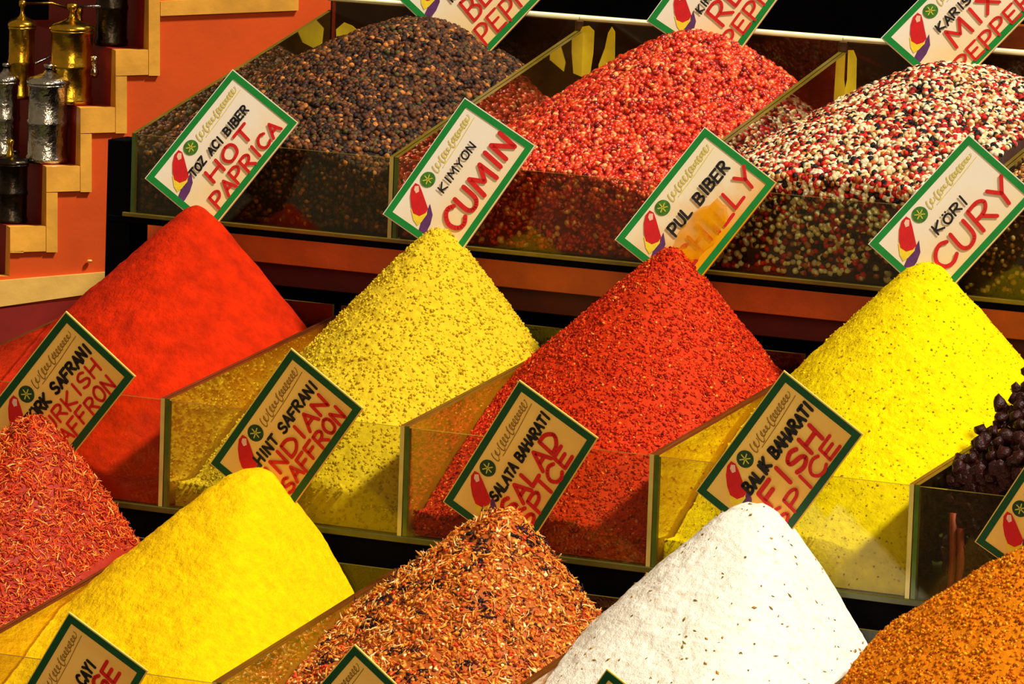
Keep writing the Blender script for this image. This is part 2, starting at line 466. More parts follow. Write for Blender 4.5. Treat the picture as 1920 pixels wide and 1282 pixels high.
HP['chilly'] = heap('chilli_flake_heap', 'heap of orange-red crushed chilli flakes on the middle shelf', 2, 1, (1262, 466), [MP_flake], (198, 48, 2),
                    sl=.95, sr=1.1, rad=.009, front=.02, disp=((.012, .0010), (.004, .0007)), grains=[g_chi], seed=13)
g_cur = dict(n=1500, front=100, shape=OCT, size=(.0005, .0011), jit=.4, lift=.1, pal=[(246, 214, 10), (220, 180, 6), (170, 130, 10)], wt=[3, 2, 1])
HP['curry'] = heap('curry_heap', 'bright lemon yellow curry powder heap', 2, 2, (1738, 490), [MP_powder], (250, 222, 0),
                   sl=1.08, sr=1.05, rad=.013, front=.022, disp=((.014, .0012), (.004, .0005), (.0022, .0003)), grains=[g_cur], seed=14)

# row 3
g_saf = dict(n=15000, front=0, shape=STR, size=(.0022, .0040), jit=.3, lift=.2, lay=True, wob=.6,
             pal=[(232, 88, 20), (214, 58, 12), (250, 138, 44), (140, 22, 10), (252, 186, 96)], wt=[5, 4, 3, 2, 1])
HP['turkish'] = heap('safflower_heap', 'heap of orange-red safflower threads at the left edge', 3, -1, (70, 778), [MP_herb], (160, 36, 8),
                     sl=.95, sr=1.25, rad=.012, front=.03, res=.0025, grains=[g_saf], seed=21)
HP['indian'] = heap('turmeric_heap', 'smooth deep yellow Indian saffron powder heap on the lower shelf', 3, 0, (487, 880), [MP_powder], (250, 200, 0),
                    sl=.98, sr=1.55, rad=.018, front=.02, disp=((.02, .0014), (.007, .0007), (.0030, .0004)), seed=22, p=3.0)
g_sal = dict(n=9500, front=0, shape=OCT, size=(.0012, .0025), asp=(1.2, .8, .5), jit=.4, lift=.2, lay=True, wob=.7,
             pal=[(226, 134, 34), (206, 88, 20), (244, 170, 66), (124, 44, 16), (222, 66, 20), (252, 222, 150), (44, 20, 22)],
             wt=[6, 4, 4, 1.6, 2, 1.2, .5], clump=6)
g_sal2 = dict(n=2600, front=0, shape=STR, size=(.0028, .0050), jit=.3, lift=.25, lay=True, wob=.6,
              pal=[(236, 150, 50), (250, 210, 130), (50, 22, 28), (120, 54, 20)], wt=[5, 1.8, .8, 1.6], clump=2)
HP['salad'] = heap('herb_mix_heap', 'coarse brown and orange salad spice mix heap with dark flecks', 3, 1, (952, 952), [MP_herb], (176, 86, 18),
                   sl=.85, sr=1.2, rad=.012, front=.03, res=.002, grains=[g_sal, g_sal2], seed=23, disp=((.014, .002), (.005, .001)))
g_fis = dict(n=260, shape=OCT, size=(.0006, .0013), asp=(1.6, .8, .6), jit=.4, lift=.2, lay=True, pal=[(150, 120, 40), (196, 150, 70)])
HP['fish'] = heap('white_powder_heap', 'white fish spice powder heap with tan specks', 3, 2, (1422, 942), [MP_white], (250, 244, 226),
                  sl=1.08, sr=1.5, rad=.02, front=.02, disp=((.018, .0012), (.005, .0006), (.0024, .0003)), grains=[g_fis], seed=24, p=3.0)
g_org = dict(n=9000, shape=OCT, size=(.0008, .0018), jit=.4, lift=.15, pal=[(226, 136, 14), (206, 104, 8), (240, 170, 40), (150, 70, 8)], wt=[4, 4, 2, 1.5])
HP['orange'] = heap('ochre_spice_heap', 'grainy ochre orange spice heap at the lower right corner', 3, 3, (1960, 1020), [MP_cumin], (216, 124, 8),
                    sl=.74, sr=.9, rad=.014, front=.02, disp=((.012, .0012), (.004, .0009)), grains=[g_org], seed=25)
# row 4, just under the lower edge: carry the three lowest signs
for i, (nm, k, px, col) in enumerate((('tea_heap', 0, (80, 1400), (170, 90, 40)), ('tea_heap', 1, (600, 1440), (150, 60, 30)), ('tea_heap', 2, (1090, 1480), (90, 60, 30)))):
    HP['r4%d' % i] = heap(nm, ('brown tea heap under the sign cut off at the lower left', 'reddish tea heap under the green cornered sign at the bottom centre',
                               'dark tea heap under the smallest visible sign corner at the bottom')[i], 4, k, px, [MP_cumin], col,
                          sl=.8, sr=.9, rad=.014, res=.004, seed=30+i)

# ------------------------------------------------------------------ glass bins
def pane_obj(name, parent, poly, off, mface, mtop, mfrontedge):
    """poly: outline of one face, last edges get edge materials by direction"""
    m = MB(); n = len(poly); B = Vector(off)
    P = [Vector(q) for q in poly]
    vs = P+[q+B for q in P]
    m.add(vs, [list(range(n))], mface); m.add(vs, [list(range(2*n-1, n-1, -1))], mface)
    for i in range(n):
        j = (i+1) % n
        e = (P[j]-P[i]).normalized()
        mt = mfrontedge if abs(e.z) > .8 else mtop
        m.add(vs, [(i, i+n, j+n, j)], mt)
    return m.build(name, parent)

def glass_bin(row, k, label, mglass, mside=None, back=None, front_h=None, mbase=None):
    R = ROW[row]; mside = mside or mglass
    x0 = R['x']+k*R['W']+.0004; x1 = R['x']+(k+1)*R['W']-.0004
    y0, y1, z0 = R['y'], R['y']+R['D'], R['z']
    hf_, hb_ = R['hf'], R['hb']
    t = .0034
    root = thing('glass_bin', label, 'bin', ((x0+x1)/2, (y0+y1)/2, z0))
    root_inv = Matrix.Translation(-Vector(root.location))
    kids = []
    # side panes : low in front, rising to the back
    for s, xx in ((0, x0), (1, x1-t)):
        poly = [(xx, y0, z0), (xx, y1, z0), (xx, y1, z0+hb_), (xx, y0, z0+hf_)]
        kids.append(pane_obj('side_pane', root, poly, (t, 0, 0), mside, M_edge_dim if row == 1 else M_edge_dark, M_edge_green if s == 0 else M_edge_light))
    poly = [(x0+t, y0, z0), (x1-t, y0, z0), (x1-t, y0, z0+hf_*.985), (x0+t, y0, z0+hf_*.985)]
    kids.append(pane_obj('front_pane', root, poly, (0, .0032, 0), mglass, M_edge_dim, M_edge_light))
    hb2 = back if back else .122
    poly = [(x0+t, y1-.003, z0), (x1-t, y1-.003, z0), (x1-t, y1-.003, z0+hb2), (x0+t, y1-.003, z0+hb2)]
    kids.append(pane_obj('back_pane', root, poly, (0, .0028, 0), M_backglass if row == 1 else G_back, M_rail if row == 1 else M_edge_dim, M_edge_dim))
    if row == 1:
        m = MB(); m.tube([(x0, y1-.0012, z0+hb2+.002), (x1, y1-.0012, z0+hb2+.002)], .0024, M_rail, 12)
        kids.append(m.build('top_rail', root, True))
    for o in kids: o.data.transform(root_inv)
    return root

G_clear = glass_mat('bin_glass_clear', (.90, .91, .78), (200, 160, 60), .035)
M_edge_dark = plain('dark_brown_glass_edge', (96, 48, 14), .3, spec=.5, var=.3, scale=30)  # dark brown top edges of the lower bins' side panes
G_front = glass_mat('bin_front_glass', (.86, .86, .7), (160, 120, 50), .012)
G_back = glass_mat('bin_back_glass', (.9, .9, .8), (120, 70, 20), .006)
G_yellow = glass_mat('bin_glass_yellow_dust', (.92, .88, .6), (224, 190, 20), .55)
G_orange = glass_mat('bin_glass_orange_dust', (.92, .82, .55), (222, 128, 10), .52)
G_red = glass_mat('bin_glass_red_dust', (.92, .8, .7), (190, 40, 16), .22)
G_brown = glass_mat('bin_glass_brown_dust', (.75, .7, .5), (120, 84, 30), .25)
M_backglass = glass_mat('brown_reflection_glass', (.55, .45, .3), (90, 60, 24), .4, dscale=30)  # brown tint and patches stand in for reflections in the pane

bins = {}
bins[1, 0]  =  glass_bin(1, 0, 'glass bin of black peppercorns, far left of the upper shelf', G_front, G_brown, back=.148)
bins[1, 1]  =  glass_bin(1, 1, 'glass bin holding the glossy red peppercorns', G_front, G_brown, back=.148)
bins[1, 2]  =  glass_bin(1, 2, 'glass bin holding the mixed white red and black peppercorns', G_front, G_red, back=.148)
bins[1, 3]  =  glass_bin(1, 3, 'upper glass bin of brown seeds, cut off by the right photo edge', G_front, G_brown, back=.148)
bins[2, -1] = glass_bin(2, -1, 'glass bin filled with bright red hot paprika', G_clear, G_clear)
bins[2, 0] = glass_bin(2, 0, 'glass bin filled with mustard yellow cumin', G_clear, G_orange)
bins[2, 1] = glass_bin(2, 1, 'glass bin filled with orange-red chilli flakes', G_clear, G_yellow)
bins[2, 2] = glass_bin(2, 2, 'glass bin filled with lemon yellow curry powder', G_clear, G_orange)
bins[2, 3] = glass_bin(2, 3, 'glass bin of dark dried berries at the right edge of the middle shelf', G_clear, G_clear)
bins[3, -1] = glass_bin(3, -1, 'glass bin of orange-red safflower threads at the lower left', G_clear, G_clear)
bins[3, 0] = glass_bin(3, 0, 'glass bin of deep yellow Indian saffron powder', G_clear, G_orange)
bins[3, 1] = glass_bin(3, 1, 'glass bin of coarse brown salad spice mix', G_clear, G_yellow)
bins[3, 2] = glass_bin(3, 2, 'glass bin of white fish spice powder', G_clear, G_orange)
bins[3, 3] = glass_bin(3, 3, 'glass bin of ochre orange spice at the lower right', G_clear, G_yellow)

# ------------------------------------------------------------------ the stand
st = thing('display_stand', 'stepped market stand with dark risers carrying the spice bins', 'stand', (.3, .1, -.6))
def spart(name, a, b, m, bevel=.0006):
    q = MB(); q.box(a, b, m); o = q.build(name, st, bevel=bevel)
    o.data.transform(Matrix.Translation(-Vector(st.location)))
    return o
R1 = ROW[1]
XL, XR = -.62, 1.15
spart('glass_shelf', (R1['x']-.006, R1['y']-.002, R1['z']-.0035), (XR, R1['y']+R1['D'], R1['z']-.0001), M_edge_dim)
spart('shelf_edge_strip', (R1['x']-.02, R1['y']-.001, R1['z']-.0085), (XR, R1['y']+R1['D']+.02, R1['z']-.0036), M_black)
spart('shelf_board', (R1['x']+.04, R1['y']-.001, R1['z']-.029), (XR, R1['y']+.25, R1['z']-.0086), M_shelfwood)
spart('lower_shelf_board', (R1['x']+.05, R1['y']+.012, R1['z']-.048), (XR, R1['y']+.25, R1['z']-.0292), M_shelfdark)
spart('riser', (R1['x']-.02, R1['y']+.05, -.6), (XR, R1['y']+.07, R1['z']-.0485), M_black)
spart('end_post', (R1['x']-.022, R1['y']+.0005, -.3), (R1['x']-.0006, R1['y']+.03, R1['z']+.056), M_black)
for rw in (2, 3, 4):
    R = ROW[rw]
    spart('glass_shelf', (XL, R['y']-.002, R['z']-.0045), (XR, R['y']+R['D'], R['z']-.0001), M_shelfedge)
    spart('riser', (XL, R['y']+.004, R['z']-.6 if rw == 4 else R['z']-.16), (XR, R['y']+.02, R['z']-.0046), M_black)
    spart('shelf_board', (XL, R['y']+.02, R['z']-.012), (XR, R['y']+R['D']-.001, R['z']-.0046), M_black)
# added board behind the upper bins, coloured like the back glass's reflections
spart('reflection_board', (R1['x']-.0, R1['y']+R1['D']+.012, R1['z']-.0035), (XR, R1['y']+R1['D']+.02, R1['z']+.146), M_back_reflection)

# back wall + floor of the stall
wl = MB(); wl.box((-3, 1.6, -.6), (3, 1.65, 2.2), M_black); tag(wl.build('wall_back'), kind='structure')
fl = MB(); fl.box((-3, -5, -.65), (3, 1.65, -.6), plain('dark_floor', (40, 30, 26), .8)); tag(fl.build('floor'), kind='structure')

# ------------------------------------------------------------------ stepped shelf with mills
al = math.radians(50)
dv = Vector((math.cos(al), math.sin(al), 0)); bk = Vector((-math.sin(al), math.cos(al), 0))
nrm = -bk
P0 = at(240, 300, .56)
def pp(px, py, off=0.0): return on_plane(px, py, P0+nrm*off, nrm)
steps = [(278, 94), (216, 202), (150, 312), (86, 425), (18, 518)]   # vertical edge x, tread y below
tz = {}
prof = []
prof.append(pp(278, -60))
pts2 = [(278, -60)]
zs = []
for i, (x, y) in enumerate(steps):
    zs.append(pp(x-20, y).z)
xs = [pp(x, y) for x, y in steps]
poly = []
top = pp(278, -60).z
cur = xs[0]
poly.append(Vector((cur.x, cur.y, top)))
for i in range(len(steps)):
    a = xs[i]; z = zs[i]
    poly.append(Vector((a.x, a.y, z)))
    b = xs[i+1] if i+1 < len(steps) else pp(-120, 518)
    poly.append(Vector((b.x, b.y, z)))
last = pp(-120, 518)
poly.append(Vector((last.x, last.y, -.599)))
rt = pp(636, 300)
poly.append(Vector((rt.x, rt.y, -.599)))
poly.append(Vector((rt.x, rt.y, top)))
shelf = thing('stepped_shelf', 'orange painted stair-shaped shelf with cream edging at the left', 'shelf', (poly[6].x, poly[6].y, -.6))
inv = Matrix.Translation(-Vector(shelf.location))
def shp(name, m, bevel=0):
    o = m.build(name, shelf, bevel=bevel); o.data.transform(inv); return o
m = MB(); m.prism(poly, bk*.012, M_orange, M_cream); shp('end_panel', m)
m = MB(); m.prism([q+bk*.0121 for q in poly], bk*.25, M_redwood, M_redwood); shp('step_block', m)
def trim(pxs):
    m = MB(); m.prism([pp(x, y, .0035) for x, y in pxs], bk*.0034, M_cream); shp('trim_strip', m, .0006)
def quad(x0, y0, x1, y1, s=-.10, m_=None):
    # horizontal edges follow the panel's own horizontal direction
    k = (y1-y0)
    return [(x0, y0), (x0, y1), (x1, y1+s*(x1-x0)), (x1, y0+s*(x1-x0))]
for i in range(5):
    x, y = steps[i]
    nx = steps[i+1][0] if i+1 < 5 else None
    top_y = steps[i-1][1]+49 if i else -40
    trim(quad(x+1, top_y if i else -40, x+22, y+48, 0) if i < 4 else quad(x+1, top_y, x+26, y-48, 0))
    if i < 4: trim(quad(nx+1, y+1, x, y+48, -.03))
trim(quad(301, 2, 560, 30, -.04))
m = MB(); m.prism([pp(x, y, .003) for x, y in [(-120, 590), (-120, 760), (300, 720), (300, 545)]], bk*.0029, M_redwood); shp('lower_panel', m)
m = MB(); m.prism([pp(x, y, .0045) for x, y in [(-120, 536), (-120, 592), (205, 546), (205, 510)]], bk*.0044, M_band); shp('base_band', m, .001)
m = MB(); c0 = pp(168, 489, .0035); m.lathe([(0, .0012), (.0016, .001), (.0024, 0), (.0016, -.001), (0, -.0012)], M_band, 14, c0); shp('screw_head', m)

def mill(label, px, body_w, base_y, top_y, mat, step, back, knob_px=None, arm_mat=None, stem=34):
    """crank pepper mill: body, domed cap, stem, crank arm with knob"""
    zt = zs[step]
    # stand on the tread, at distance 'back' behind the panel
    n2 = nrm
    B = on_plane(px, base_y, P0+bk*back, n2); base = Vector((B.x, B.y, zt+.0002))
    T = on_plane(px, top_y, base, n2); H = max(.03, T.z-zt)
    r = body_w/2/2330
    t = thing('pepper_mill', label, 'pepper mill', base, 'crank pepper mills on the stepped shelf')
    m = MB(); m.lathe([(0, 0), (r*.96, 0), (r, H*.03), (r, H*.06), (r*.93, H*.09), (r*.93, H*.42), (r*.98, H*.44), (r*.98, H*.48),
                       (r*.93, H*.50), (r*.93, H*.86), (r, H*.88), (r, H*.91), (0, H*.91)], mat, 40); m.build('body', t, True)
    m = MB(); m.lathe([(r*1.02, H*.91), (r*1.04, H*.935), (r*.9, H*.975), (r*.6, H*1.0), (r*.28, H*1.03), (r*.2, H*1.06), (0, H*1.07)], mat, 40); m.build('cap', t, True)
    sh = stem/2330
    m = MB(); m.lathe([(r*.2, H*1.05), (r*.14, H*1.08), (r*.14, H+sh*.6), (r*.26, H+sh*.75), (r*.26, H+sh), (0, H+sh*1.05)], mat, 20); m.build('stem', t, True)
    if knob_px:
        K = on_plane(knob_px[0], knob_px[1], base, n2)-base
        am = arm_mat or mat
        m = MB(); m.tube([(0, 0, H+sh*.85), (K.x*.5, K.y*.5, H+sh*.87), (K.x, K.y, K.z)], .0011, am); m.build('crank_arm', t, True)
        m = MB(); m.lathe([(0, .003), (.002, .0035), (.003, .002), (.0026, -.001), (.0018, -.004), (.0034, -.009), (.0036, -.012), (.002, -.015), (0, -.0155)], am, 18, (K.x, K.y, K.z))
        m.build('knob', t, True)
    return t
mill('tall brass pepper mill on the second highest step, right of the other brass mill', 132, 88, 203, 42, M_brass, 1, .035, (232, 26), M_steel, 36)
mill('brass pepper mill at the top left, left of the taller brass mill', 38, 56, 205, 36, M_brass, 1, .075, (150, 22), M_brass, 36)
mill('engraved silver pepper mill in front of the brass ones', 88, 84, 314, 142, M_steel, 2, .03, (178, 112), M_steel, 22)
mill('silver pepper mill partly cut off by the left edge', 8, 62, 300, 138, M_steel, 2, .075, (115, 96), M_steel, 20)
mill('dark tarnished pepper mill on the lowest visible step', 22, 62, 425, 296, M_darksteel, 3, .03, (20, 268), M_brass, 14)
mill('dark tarnished pepper mill on the highest step', 208, 66, 96, -70, M_darksteel, 0, .04, None)

# ------------------------------------------------------------------ painted yellow reflections and small objects behind the upper bins
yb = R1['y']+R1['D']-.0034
def reflection_patch(label, pts, dy=0.0):
    m = MB(); m.prism([at(x, y, yb-dy) for x, y in pts], (0, .0006, 0), M_reflection)
    o = m.build('yellow_reflection_patch'); c = sum((Vector(v.co) for v in o.data.vertices), Vector())/len(o.data.vertices)
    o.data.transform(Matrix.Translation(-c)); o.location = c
    tag(o, label, 'sticker', 'yellow painted reflections on the upper back panes')
reflection_patch('ragged yellow painted reflection in the back left corner of the black pepper bin', [(540, 75), (537, 145), (600, 120), (616, 92), (606, 66), (592, 68), (586, 80), (575, 66), (560, 82), (552, 62)])
reflection_patch('yellow painted reflection with two points left of the black peppercorn peak', [(630, 55), (632, 100), (668, 88), (680, 66), (712, 58), (700, 46), (684, 52), (676, 62), (660, 48), (645, 42)])
reflection_patch('rounded yellow painted reflection behind the left slope of the red peppercorns', [(1064, 80), (1064, 150), (1106, 140), (1112, 100), (1114, 58), (1104, 48), (1092, 50), (1084, 66), (1074, 92)])
reflection_patch('narrow pointed yellow painted reflection beside the rounded one', [(1122, 122), (1124, 140), (1152, 122), (1153, 60), (1147, 50), (1140, 62), (1134, 90)])
reflection_patch('yellow painted reflection at the back post left of the mixed peppercorns', [(1570, 150), (1568, 200), (1604, 200), (1606, 110), (1600, 94), (1590, 94), (1588, 150), (1582, 178)])

# small silver dish behind, top
c = at(672, 14, R1['y']+R1['D']+.06)
m = MB(); h0 = c.z-.004
m.lathe([(0, -.03), (.012, -.03), (.006, -.026), (.005, -.012), (.016, -.004), (.020, .004), (.019, .006), (.015, -.001), (0, -.004)], M_steel, 32)
o = m.build('metal_cup', None, True); o.location = c; tag(o, 'small shiny metal cup behind the black peppercorn heap at the top edge', 'cup')
m = MB(); m.box((c.x-.013, c.y-.03, -.599), (XR, c.y+.1, c.z-.0301), M_black); o = m.build('rear_ledge')
tag(o, 'dark ledge behind the upper bins', 'ledge')
# orange board at the far upper right
a = at(1872, 96, R1['y']+R1['D']+.045)
m = MB(); m.box((a.x, a.y, c.z-.03), (a.x+.3, a.y+.012, a.z+.022), M_shelfwood); o = m.build('wooden_board', bevel=.001)
tag(o, 'brown orange wooden board behind the right end of the upper shelf', 'board')

# ------------------------------------------------------------------ dried berries and rods standing in for reflected streaks
Rr = ROW[2]
bx0, bx1 = Rr['x']+3*W+.022, Rr['x']+4*W-.0105
def berry_mesh(seed):
    r = np.random.default_rng(seed)
    v, f = ICO2
    v = v.copy()*.0052
    dent = np.array([.3, -.5, .8]); dent /= np.linalg.norm(dent)
    dd = (v/.0052)@dent
    v *= (1-.42*np.clip(dd-.55, 0, 1)/.45)[:, None]
    v *= (1+.13*r.normal(size=(len(v), 1)))
    v *= np.array([1, r.uniform(.8, 1), r.uniform(.75, 1)])
    me = bpy.data.meshes.new('dried_berry'); me.from_pydata(v.tolist(), [], f.tolist()); me.materials.append(M_berry)
    me.polygons.foreach_set('use_smooth', [True]*len(f)); me.update()
    return me
bm_ = [berry_mesh(s) for s in range(5)]
proto = None
bh = lambda x, y: .088+.03*np.clip((x-bx0)/(.10), 0, 1)+.1*np.clip((y-.005)/.2, 0, 1)
r = np.random.default_rng(5)
# packed body of the same berries behind the glass
N = 2300
P = []
for i in range(N):
    x = r.uniform(bx0, bx1); y = r.uniform(.008, .13) if i > 700 else .0115
    P.append((x, y, r.uniform(.0075, float(bh(x, y))-.003)))
V = []; Fc = []
bv, bf = ICO1
for i, q in enumerate(P):
    s = r.uniform(.0044, .006); V.append(bv*s*r.uniform(.8, 1.1, (1, 3))+np.array(q)); Fc.append(bf+i*len(bv))
me = bpy.data.meshes.new('berry_filling'); me.from_pydata(np.concatenate(V).tolist(), [], np.concatenate(Fc).tolist()); me.materials.append(M_berry); me.update()
o = bpy.data.objects.new('berry_filling', me); C.objects.link(o)
tag(o, 'packed dark dried berries seen through the glass below the loose ones', 'dried berries', kind='stuff')
pl = []
tries = 0
while len(pl) < 95 and tries < 6000:
    tries += 1
    x = r.uniform(bx0-.001, bx1); y = r.uniform(.007, .11)
    z = float(bh(x, y))+r.uniform(0, .003)
    if all((x-a_)**2+(y-b_)**2+(z-c_)**2 > .0088**2 for a_, b_, c_ in pl): pl.append((x, y, z))
for i, q in enumerate(pl):
    if proto is None:
        o = bpy.data.objects.new('dried_berry', bm_[0]); proto = o
    else:
        o = proto.copy(); o.data = bm_[i % 5]
    C.objects.link(o); o.location = q
    o.rotation_euler = r.uniform(0, 6.28, 3); o.scale = (r.uniform(.85, 1.25),)*3
    tag(o, 'small black wrinkled dried berry heaped in the right-hand glass bin', 'dried berry', 'loose dried berries in the right-hand glass bin')
for i, px in enumerate((1782, 1797)):  # added reddish rods stand in for a reflection in the glass
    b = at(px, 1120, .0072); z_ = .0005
    m = MB(); m.tube([(0, 0, 0), (.0005, .0004, .03), (-.0006, 0, .062-.01*i)], .0026, M_streak, 9)
    o = m.build('reflection_streak', None, True); o.location = (b.x, .0072, z_)
    tag(o, ('reddish streak painting a reflection in the glass of the berry bin, the taller one', 'reddish streak painting a reflection in the glass of the berry bin, the shorter right one')[i], 'painted reflection', 'painted reflection streaks in the berry bin')

# ------------------------------------------------------------------ hand lettering
GL = {
 'A': [[(0,0),(.5,1),(1,0)],[(.2,.38),(.8,.38)]], 'B': [[(0,0),(0,1)],[(0,1),(.65,.95),(.8,.76),(.6,.55),(0,.52)],[(.6,.53),(.95,.3),(.7,.03),(0,0)]],
 'C': [[(.95,.85),(.6,1),(.2,.85),(0,.5),(.2,.12),(.6,0),(.95,.15)]], 'D': [[(0,0),(0,1)],[(0,1),(.55,.95),(.95,.6),(.9,.3),(.5,.02),(0,0)]],
 'E': [[(.9,1),(0,1),(0,0),(.9,0)],[(0,.52),(.7,.52)]], 'F': [[(.9,1),(0,1),(0,0)],[(0,.52),(.7,.52)]],
 'G': [[(.92,.85),(.55,1),(.15,.85),(0,.45),(.2,.08),(.6,0),(.92,.15),(.92,.45),(.55,.45)]], 'H': [[(0,0),(0,1)],[(.9,0),(.9,1)],[(0,.5),(.9,.52)]],
 'I': [[(.3,0),(.3,1)]], 'K': [[(0,0),(0,1)],[(.85,1),(0,.45),(.9,0)]], 'L': [[(0,1),(0,0),(.8,.02)]],
 'M': [[(0,0),(.08,1),(.5,.35),(.92,1),(1,0)]], 'N': [[(0,0),(0,1),(.85,0),(.85,1)]],
 'O': [[(.5,1),(.12,.8),(0,.45),(.2,.08),(.5,0),(.85,.15),(.95,.55),(.8,.88),(.5,1)]], 'P': [[(0,0),(0,1)],[(0,1),(.6,1),(.9,.78),(.65,.5),(0,.46)]],
 'R': [[(0,0),(0,1)],[(0,1),(.6,1),(.88,.78),(.6,.52),(0,.5)],[(.35,.5),(.9,0)]], 'S': [[(.85,.85),(.5,1),(.12,.85),(.15,.6),(.75,.42),(.88,.18),(.5,0),(.05,.12)]],
 'T': [[(0,1),(.95,1)],[(.48,1),(.48,0)]], 'U': [[(0,1),(.02,.25),(.3,0),(.65,.05),(.85,.3),(.85,1)]],
 'X': [[(0,0),(.9,1)],[(0,1),(.9,0)]], 'Y': [[(0,1),(.45,.5)],[(.95,1),(.45,.5),(.4,0)]], 'Z': [[(0,1),(.85,1),(0,0),(.9,0)]],
 'Ö': [[(.5,.85),(.12,.7),(0,.4),(.2,.08),(.5,0),(.85,.15),(.95,.45),(.8,.75),(.5,.85)],[(.28,1.05),(.3,1.06)],[(.68,1.05),(.7,1.06)]],
 'Ç': [[(.95,.85),(.6,1),(.2,.85),(0,.5),(.2,.12),(.6,0),(.95,.15)],[(.5,0),(.5,-.15),(.38,-.2)]],
 'Ü': [[(0,.85),(.02,.25),(.3,0),(.65,.05),(.85,.3),(.85,.85)],[(.22,1.05),(.24,1.06)],[(.62,1.05),(.64,1.06)]],
 ' ': []}
WD = {'I': .55, 'M': 1.25, 'L': .9, ' ': .7}
def smooth(p):
    q = [p[0]]+list(p)+[p[-1]]; out = []
    for i in range(1, len(q)-2):
        a, b, c, d = q[i-1:i+3]
        for t in (0, .2, .4, .6, .8):
            out.append(tuple(.5*(2*b[j]+(c[j]-a[j])*t+(2*a[j]-5*b[j]+4*c[j]-d[j])*t*t+(3*b[j]-a[j]-3*c[j]+d[j])*t**3) for j in (0, 1)))
    return out+[p[-1]]
for c_ in GL:
    if c_ not in 'MNEFZL': GL[c_] = [smooth(st_) if len(st_) >= 4 else st_ for st_ in GL[c_]]
def stroke(m, pts, w, z, mat):
    for a, b in zip(pts, pts[1:]):
        a = Vector((*a, z)); b = Vector((*b, z)); d = (b-a)
        if d.length < 1e-9: continue
        n_ = Vector((-d.y, d.x, 0)).normalized()*w/2
        m.add([a-n_, b-n_, b+n_, a+n_], [(0, 1, 2, 3)], mat)
    for i, a in enumerate(pts):
        m.add([(a[0]+w/2*math.cos(t*math.pi/4), a[1]+w/2*math.sin(t*math.pi/4), z+(.00002 if i % 2 else -.00002)) for t in range(8)], [range(8)], mat)
def write(m, text, u0, u1, v, h, w, k, Hh, mat, slant=.12, z=.0018, sd=0):
    """text from u0 to u1 (sign units), centred on v (0 top, down), letter height h"""
    rs = random.Random(hash_(text)+sd)
    tot = sum(WD.get(c, 1)+.28 for c in text)-.28
    s = (u1-u0)/tot; x = u0
    for c in text:
        cw = WD.get(c, 1)*s
        jy = rs.uniform(-.07, .07)*h; sc_ = rs.uniform(.93, 1.07)
        for st_ in GL[c]:
            pts = []
            for gx, gy in st_:
                X = x+gx*s*(1 if c != 'M' else 1.2)+slant*(gy-.5)*h
                Y = (Hh/2-v)+jy+(gy-.5)*h*sc_
                pts.append(((X-133)*k, Y*k))
            stroke(m, pts, w*k, z, mat)
        x += cw+.28*s
def hash_(t):
    return sum((i+1)*ord(c) for i, c in enumerate(t))

